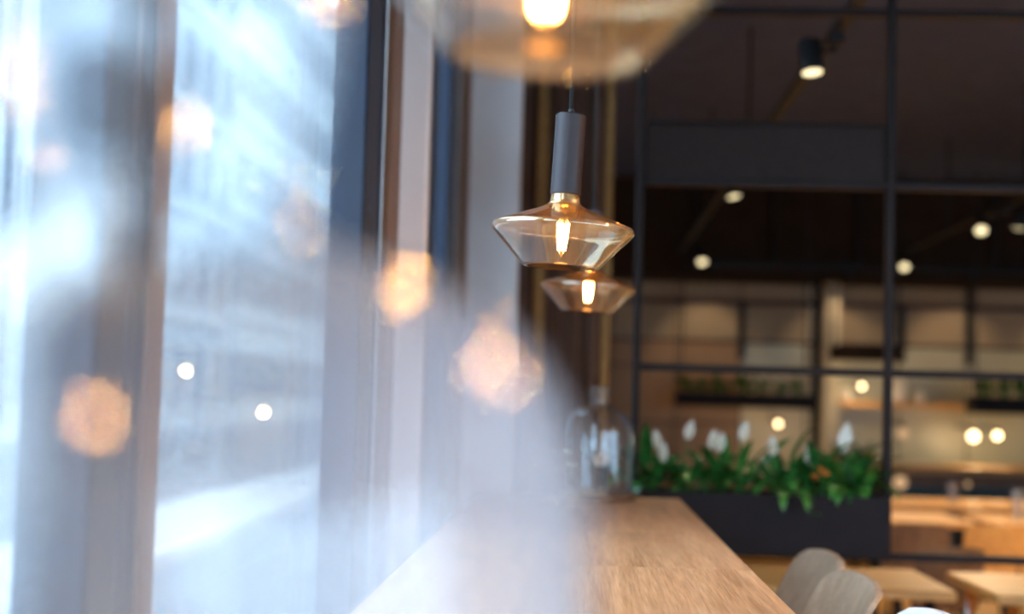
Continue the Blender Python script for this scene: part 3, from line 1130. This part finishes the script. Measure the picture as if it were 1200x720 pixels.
def make_chair(name, label, cat, seat_h, top_h, mat, legmat, group, arc=0.022, lean=0.115, width=0.42):
    """Faces -X; origin on the floor under the seat's middle."""
    root = thing(name, label, cat, (0, 0, 0), 0, group)
    o = obj('seat', seat_mesh(width - 0.02, 0.38, 0.011), mat, root, True)
    o.location = (0, 0, seat_h)
    smooth_angle(o, 50)
    z0 = seat_h + 0.075
    o = obj('backrest', chair_back(width, top_h - z0, 0.012, arc, lean), mat, root, True)
    o.location = (0.195, 0, z0)
    smooth_angle(o, 50)
    for s in (-1, 1):
        bm = tube(BM(), [(0.10, s * 0.09, seat_h - 0.035), (0.19, s * 0.09, seat_h - 0.015), (0.222, s * 0.09, seat_h + 0.05), (0.236, s * 0.09, z0 + 0.06)], 0.0075, 8)
        obj('back_bracket', bm, legmat, root, True)
    for sx_ in (-1, 1):
        for sy in (-1, 1):
            b = tube(BM(), [(sx_ * 0.13, sy * (width / 3), seat_h - 0.028), (sx_ * 0.20, sy * (width / 2 - 0.01), 0.0)], 0.010, 8)
            obj('leg', b, legmat, root, True)
    k = (seat_h - 0.028 - 0.26) / (seat_h - 0.028)
    fx, fy = 0.13 + 0.07 * k, width / 3 + (width / 6 - 0.01) * k
    if seat_h > 0.6:
        b = tube(BM(), [(-fx, -fy, 0.26), (-fx, fy, 0.26), (fx, fy, 0.26), (fx, -fy, 0.26), (-fx, -fy, 0.26)], 0.007, 8)
        obj('footrest', b, legmat, root, True)
    b = BM()
    box(b, (-0.13, -width * 0.36, seat_h - 0.040), (0.14, width * 0.36, seat_h - 0.027))
    obj('seat_frame', b, legmat, root)
    return root


def place_back(px, py, Y, rz):
    """Floor position that puts the middle of the backrest top at the pixel."""
    q = P(px, py, Y)
    return (q.x - 0.26 * math.cos(rz), q.y - 0.26 * math.sin(rz), 0.0), q.z


bar = make_chair('bar_chair', 'grey oak bar chair farthest along the counter, nearest the planter', 'chair', 0.71, 1.0, M['veneer'], M['black'], 'bar chairs along the counter')
rz = R(2)
bar.location, _ = place_back(946, 644, 3.24, rz)
bar.rotation_euler = (0, 0, rz)
l2, _ = place_back(981, 668, 2.83, rz)
dup(bar, l2, rz, 'pale lit oak bar chair second from the planter', 'bar chairs along the counter')
l3, _ = place_back(1076, 716, 2.31, rz)
c3 = dup(bar, l3, rz, 'white bar chair whose top edge just shows at the picture bottom', 'bar chairs along the counter')
for ch in c3.children:
    if ch.name.startswith(('seat', 'backrest')) and not ch.name.startswith('seat_frame'):
        ch.data = ch.data.copy()
        ch.data.materials[0] = M['whiteshell']

# ================================================================== DINING TABLES, FAR CHAIRS, GLASSES
def make_table(label, loc, rotz, sx_, sy, h, mat, legmat, group='dining tables beyond the divider'):
    t = thing('dining_table', label, 'table', loc, rotz, group)
    obj('tabletop', box(BM(), (-sx_ / 2, -sy / 2, h - 0.032), (sx_ / 2, sy / 2, h)), mat, t, bevel=0.006)
    for a in (-1, 1):
        for b in (-1, 1):
            bm = tube(BM(), [(a * (sx_ / 2 - 0.07), b * (sy / 2 - 0.07), h - 0.033), (a * (sx_ / 2 - 0.05), b * (sy / 2 - 0.05), 0)], 0.018, 8)
            obj('leg', bm, legmat, t, True)
    return t


make_table('honey oak dining table farthest back, before the teal counter front', (2.75, 9.0, 0), 0, 2.0, 0.75, 0.75, M['honey'], M['black'])
make_table('honey oak dining table just right of the divider middle post', (1.62, 7.75, 0), 0, 0.86, 0.7, 0.75, M['honey'], M['black'])
make_table('honey oak dining table at the right edge with a glass on it', (2.62, 7.75, 0), 0, 0.95, 0.7, 0.75, M['honey'], M['black'])
make_table('oak table close behind the planter box, right of the bar chairs', (0.82, 4.92, 0), 0, 0.80, 0.60, 0.75, M['honey'], M['black'])
make_table('table with grey edge behind divider at the lower right', (1.78, 4.88, 0), 0, 0.90, 0.62, 0.75, M['honey'], M['chrome'])
dch = make_chair('dining_chair', 'brown wooden dining chair behind the table beside divider middle post', 'chair', 0.45, 0.78, M['honey'], M['black'], 'dining chairs beyond the divider', 0.03, 0.05, 0.33)


def put_dc(first, px, py, Y, rz, lab, mat=None):
    q = P(px, py, Y)
    loc = (q.x - 0.26 * math.cos(rz), Y - 0.26 * math.sin(rz), 0)
    if first:
        dch.location = loc
        dch.rotation_euler = (0, 0, rz)
        c = dch
    else:
        c = dup(dch, loc, rz, lab, 'dining chairs beyond the divider')
    if mat:
        for ch in c.children:
            if ch.name.startswith(('seat', 'backrest')) and not ch.name.startswith('seat_frame'):
                ch.data = ch.data.copy()
                ch.data.materials[0] = mat
    return c


put_dc(True, 1077, 612, 6.9, R(-90), '', M['brownwood'])
put_dc(False, 1174, 614, 6.9, R(-90), 'golden oak dining chair at the right edge table, back to the camera', M['honey'])
put_dc(False, 1122, 640, 5.75, R(-70), 'brown dining chair turned aside in the aisle nearer than both tables', M['brownwood'])


def tumbler(px, py, Y, z, lab, h=0.13, r=0.033):
    q = P(px, py, Y)
    bm = lathe(BM(), [(0, 0), (r * 0.85, 0), (r, h), (r - 0.003, h), (r * 0.85 - 0.003, 0.008), (0, 0.008)], 24)
    o = smooth_angle(obj('drinking_glass', bm, M['tumbler'], None), 40)
    o.location = (q.x, Y, z)
    return tag(o, lab, 'glass', 'drinking glasses on the dining tables')


tumbler(1117, 585, 8.9, 0.7505, 'clear drinking glass on the farthest dining table')
tumbler(1193, 605, 7.7, 0.7505, 'clear drinking glass on the table at the right picture edge', 0.16, 0.036)

# ================================================================== SERVICE COUNTER AND BACK WALL FURNISHINGS
q0, q1 = P(1043, 555, 11.9), P(1215, 558, 11.9)
sc_ = thing('service_counter', 'service counter with orange oak top and teal front at back wall', 'counter', ((q0.x + 6.0) / 2, 12.3, 0))
wsc = 6.0 - q0.x
ztop = P(1120, 549, 11.9).z
obj('worktop', box(BM(), (-wsc / 2, -0.40, ztop - 0.05), (wsc / 2, 0.40, ztop)), M['honey'], sc_, bevel=0.005)
obj('front_panel', box(BM(), (-wsc / 2 + 0.02, -0.36, P(1120, 572, 11.9).z), (wsc / 2 - 0.02, 0.39, ztop - 0.051)), M['brownwood'], sc_)
obj('lower_front', box(BM(), (-wsc / 2 + 0.02, -0.375, 0), (wsc / 2 - 0.02, 0.39, P(1120, 572, 11.9).z - 0.001)), M['teal'], sc_)


def hanging_planter(px0, px1, py0, py1, Y, lab, nplants, plab, hang=True):
    x0_, x1_ = P(px0, py0, Y).x, P(px1, py0, Y).x
    zt_, zb_ = P((px0 + px1) / 2, py0, Y).z, P((px0 + px1) / 2, py1, Y).z
    t = thing('hanging_planter' if hang else 'plant_trough', lab, 'planter', ((x0_ + x1_) / 2, Y, zb_), 0, 'planters at the back wall')
    w = (x1_ - x0_) / 2
    h = zt_ - zb_
    bm = BM()
    box(bm, (-w, -0.12, 0), (w, -0.10, h))
    box(bm, (-w, 0.10, 0), (w, 0.12, h))
    box(bm, (-w, -0.0999, 0), (-w + 0.02, 0.0999, h))
    box(bm, (w - 0.02, -0.0999, 0), (w, 0.0999, h))
    box(bm, (-w + 0.0201, -0.0999, 0), (w - 0.0201, 0.0999, 0.02))
    obj('trough_wall', bm, M['trough'], t)
    obj('soil', box(BM(), (-w + 0.021, -0.099, 0.0205), (w - 0.021, 0.099, h - 0.02)), M['soil'], t)
    for s in (-1, 1):
        xr = s * (w - 0.05)
        if hang:
            obj('hanging_rod', tube(BM(), [(xr, 0, h - 0.02), (xr, 0, CEIL - zb_ - 0.001)], 0.008, 6), M['black'], t)
        else:
            obj('foot', box(BM(), (xr - 0.02, -0.1, -zb_), (xr + 0.02, 0.1, -0.001)), M['black'], t)
    for i in range(nplants):
        pp = thing('leafy_plant', plab[i], 'plant', ((x0_ + x1_) / 2 - w + 0.12 + i * (2 * w - 0.24) / max(nplants - 1, 1), Y, zt_ - 0.02), 0, 'leafy plants in the back wall planters')
        for k in range(16):
            o = bpy.data.objects.new('leaf', rnd.choice(leaf_meshes))
            COL.objects.link(o)
            o.parent = pp
            o.location = (rnd.uniform(-0.05, 0.05), rnd.uniform(-0.05, 0.05), 0)
            o.rotation_euler = (rnd.uniform(-0.2, 0.2), rnd.uniform(-0.3, 0.3), rnd.uniform(0, 2 * PI))
            s = rnd.uniform(0.9, 1.3)
            o.scale = (s, s * 1.6, s)
    return t


ordn = ['first', 'second', 'third', 'fourth', 'fifth', 'sixth', 'seventh']
hanging_planter(791, 951, 461, 478, 12.2, 'long black hanging planter left of the cream column', 7,
                ['%s green plant from the left in the long hanging planter' % k for k in ordn])
hanging_planter(1136, 1240, 466, 486, 12.0, 'black hanging planter at the right edge above the service counter', 4,
                ['%s dark green plant from the left in the right edge planter' % k for k in ordn[:4]])
# dark plant stand behind the divider, right of the column
hanging_planter(973, 1034, 549, 575, 11.6, 'low dark plant trough between cream column and middle post', 3,
                ['%s leafy plant from the left in the low trough by column' % k for k in ordn[:3]], False)

# dark hanging shelf tray above the middle rail
q0, q1 = P(975, 405, 12.62), P(1054, 424, 12.62)
tr = thing('hanging_shelf', 'small dark hanging shelf tray right of the column under the beam', 'shelf', ((q0.x + q1.x) / 2, 12.62, q1.z))
w = (q1.x - q0.x) / 2
obj('tray', box(BM(), (-w, -0.12, 0), (w, 0.12, q0.z - q1.z)), M['darkwall'], tr, bevel=0.01)
for s in (-1, 1):
    obj('rod', tube(BM(), [(s * (w - 0.015), 0, q0.z - q1.z), (s * (w - 0.015), 0, 2.42 - q1.z - 0.002)], 0.011, 6), M['black'], tr)

# lit wall shelf with a few jars
q0, q1 = P(972, 470, 12.85), P(1134, 474, 12.85)
ws = thing('wall_shelf', 'oak wall shelf with pale jars behind the divider middle post', 'shelf', ((q0.x + q1.x) / 2, 12.85, q0.z))
w = (q1.x - q0.x) / 2
obj('shelf_board', box(BM(), (-w, -0.12, -0.04), (w, 0.11, 0)), M['honey'], ws, bevel=0.004)
for k, (px, h, r, lab) in enumerate(((1052, 0.22, 0.075, 'tall pale ceramic jar on the oak wall shelf by middle post'),
                                     (1076, 0.11, 0.05, 'low pale ceramic jar on the oak wall shelf'),
                                     (990, 0.12, 0.05, 'pale ceramic jar at the left end of oak wall shelf'))):
    bm = lathe(BM(), smooth_profile([(0.0001, 0), (r * 0.9, 0), (r, h * 0.5), (r * 0.8, h * 0.85), (r * 0.5, h), (0.0001, h)], 4), 24)
    o = obj('ceramic_jar', bm, M['ceramic'], None, True)
    o.location = (P(px, 470, 12.85).x, 12.83, q0.z + 0.0005)
    tag(o, lab, 'jar', 'jars on the wall shelf')

# light spots mirrored at the back wall, built as glowing bulbs on arms
bulbs = [(1010, 453, 12.6, 0.022, 1, 'small mirrored light built as bulb left of middle post above the wall shelf'),
         (912, 497, 12.5, 0.022, 1, 'small mirrored light built as bulb under the long hanging planter'),
         (1141, 512, 12.4, 0.040, 2, 'brightest mirrored light built as bulb on the olive wall above service counter'),
         (1169, 511, 12.4, 0.030, 1, 'mirrored light built as bulb right of the brightest one on the olive wall'),
         (1058, 508, 12.4, 0.045, 0, 'dim mirrored light built as bulb just right of the divider middle post'),
         (1055, 566, 11.80, 0.055, 0, 'dim amber light spot built as bulb at service counter front beside middle post'),
         (1134, 568, 11.80, 0.022, 0, 'faint light spot built as bulb in the middle of the service counter front')]
for px, py, Y, r, lit, lab in bulbs:
    q = P(px, py, Y)
    t = thing('mirrored_light', lab, 'lamp', (q.x, Y, q.z), 0, 'mirrored lights at the back wall')
    bm = lathe(BM(), smooth_profile([(0.0001, -r), (r * 0.7, -r * 0.7), (r, 0), (r * 0.7, r * 0.7), (r * 0.35, r), (0.0001, r)], 4), 20)
    obj('bulb', bm, M['mirrorglow'] if lit else M['mirrordim'], t, True)
    back = (BACK - 0.035 - Y) if Y > 11.9 else 0.12
    b = tube(BM(), [(0, 0, r * 0.9), (0, 0, r * 1.6), (0, back * 0.4, r * 1.9), (0, back, r * 1.9)], 0.012, 8)
    obj('arm', b, M['black'], t, True)
    if lit:
        L = bpy.data.lights.new('bulb_light', 'POINT')
        L.energy = 3.0 * lit
        L.color = (1.0, 0.72, 0.38)
        L.shadow_soft_size = r
        lo = bpy.data.objects.new('bulb_light', L)
        COL.objects.link(lo)
        lo.parent = t
        lo.location = (0, -r * 1.4, -r * 1.4)

# ================================================================== TRACK LIGHTS
TZ = 2.60


def track(lab, x, ya, yb, rods):
    t = thing('light_track', lab, 'light track', (x, ya, TZ), 0, 'black light tracks under the ceiling')
    obj('track_rail', box(BM(), (-0.018, 0, 0), (0.018, yb - ya, 0.035)), M['black'], t, bevel=0.003)
    for y in rods:
        obj('suspension_rod', tube(BM(), [(0, y - ya, 0.036), (0, y - ya, CEIL - TZ - 0.001)], 0.008, 6), M['black'], t)
    return t


track('black light track above the counter side of the room', 0.86, 3.9, 12.3, (4.6, 7.4, 9.5, 11.9))
track('black light track over the dining tables to the right', 2.66, 5.0, 12.3, (6.0, 8.6, 10.4, 11.9))
ct = thing('light_track', 'black cross track with rods running along the dark beam', 'light track', (0.95, 12.36, 2.50), 0, 'black light tracks under the ceiling')
obj('track_rail', box(BM(), (0, -0.02, 0), (4.6, 0.02, 0.05)), M['black'], ct)
for xx in (0.05, 0.72, 1.45, 2.6):
    obj('suspension_rod', tube(BM(), [(xx, 0, 0.051), (xx, 0, CEIL - 2.501)], 0.022, 6), M['black'], ct)


def spotlight(px, py, trackx, lab, aim, energy):
    """Cylinder spot under the track; the lens is seen at the pixel."""
    dirp = P(px, py, 1.0) - CAM
    Y = (2.47 - CAM.z) / dirp.z
    q = P(px, py, Y)
    return spot_at((q.x, Y, 2.47), trackx, lab, aim, energy, 0.037)


def spot_at(pos, trackx, lab, aim, energy, r=0.045, angle=70, tz=TZ, lens='spotlens'):
    pos = Vector(pos)
    t = thing('track_spotlight', lab, 'spotlight', pos, 0, 'spotlights on the light tracks')
    d = (Vector(aim) - pos).normalized()
    rot = d.to_track_quat('-Z', 'Y').to_matrix().to_4x4()
    bm = lathe(BM(), [(0, 0.115), (r * 0.9, 0.115), (r * 1.08, 0.105), (r * 1.08, -0.006), (r * 0.98, -0.006), (r * 0.98, 0.004), (0, 0.004)], 28)
    bm.transform(rot)
    smooth_angle(obj('body', bm, M['black'], t), 40)
    bm = lathe(BM(), [(0, 0.003), (r * 0.95, 0.003), (r * 0.95, -0.001), (0, -0.003)], 28)
    bm.transform(rot)
    obj('lens', bm, M[lens], t, True)
    side = 0.075
    top = tz - pos.z - 0.001
    hb = rot @ Vector((0, 0, 0.07))
    tx = trackx - pos.x
    b = tube(BM(), [(hb.x, hb.y, hb.z), (tx * 0.9, hb.y, hb.z + 0.01), (tx, hb.y, hb.z + 0.03), (tx, hb.y, top)], 0.010, 8)
    box(b, (tx - 0.02, hb.y - 0.05, top - 0.03), (tx + 0.02, hb.y + 0.05, top))
    obj('bracket', b, M['black'], t)
    L = bpy.data.lights.new('spot_light', 'SPOT')
    L.energy = energy
    L.color = (1.0, 0.72, 0.42)
    L.spot_size = R(angle)
    L.spot_blend = 0.6
    L.shadow_soft_size = r * 0.8
    lo = bpy.data.objects.new('spot_light', L)
    COL.objects.link(lo)
    lo.parent = t
    lo.matrix_local = Matrix.Translation(d * 0.012) @ rot
    return t


spotlight(952, 84, 0.86, 'largest spotlight in view, on the track above the divider panel', (0.95, 4.3, 0.0), 20)
spotlight(860, 230, 0.93, 'spotlight just under the divider upper rail, aimed downward', (1.4, 7.4, 0.0), 60)
spotlight(823, 307, 0.86, 'spotlight aimed at the camera beside the left beam end', (1.0, 10.4, 0.9), 25)
spotlight(1150, 270, 2.66, 'right hand spotlight above the dining tables', (2.2, 7.4, 0.6), 110)
spotlight(1060, 313, 2.66, 'spotlight on the right track close to the beam', (2.4, 9.9, 0.7), 40)
# unseen track and spots, added to put orange glints on near jar
track('added short black light track beside the camera, outside the frame', 1.42, -1.3, 3.1, (-1.0, 0.9, 2.9))
spot_at((1.17, 2.03, 2.47), 1.42, 'added out of frame spotlight that puts a glint in the near jar', (1.0, 1.7, 0), 4, 0.055, lens='glintlens_hot')
spot_at((1.70, 2.72, 2.47), 1.42, 'added out of frame spotlight farther along the short track', (1.4, 2.3, 0), 4, 0.055, lens='glintlens_hot')
track('added black light track over the near counter end, outside the frame', 0.10, -1.7, -0.5, (-1.5, -0.7))  # also added unseen, for the glint on the jar's knob
spot_at((-0.10, -1.07, 2.47), 0.10, 'added out of frame spotlight above the near counter end', (-0.1, -0.9, 0), 4, 0.055, lens='glintlens_warm')
# wall washers on the cross track that scallop the panelled wall
for i, (xx, e) in enumerate(((1.15, 9), (2.30, 9), (3.35, 9), (4.4, 9))):
    spot_at((xx, 12.34, 2.38), xx, 'wall washing spotlight %s from the left before the beam' % ordn[i], (xx, 12.97, 1.7), e, 0.035, 80, 2.50)
for i, (xx, yy, e) in enumerate(((2.66, 5.6, 210), (2.66, 6.6, 210), (2.66, 9.0, 150))):  # extra spots added to brighten tables and floor
    spot_at((xx + 0.08, yy, 2.47), 2.66, 'added spotlight brightening the dining tables, %s from camera' % ordn[i], (xx - 0.3, yy + 0.1, 0), e, 0.045, 95)
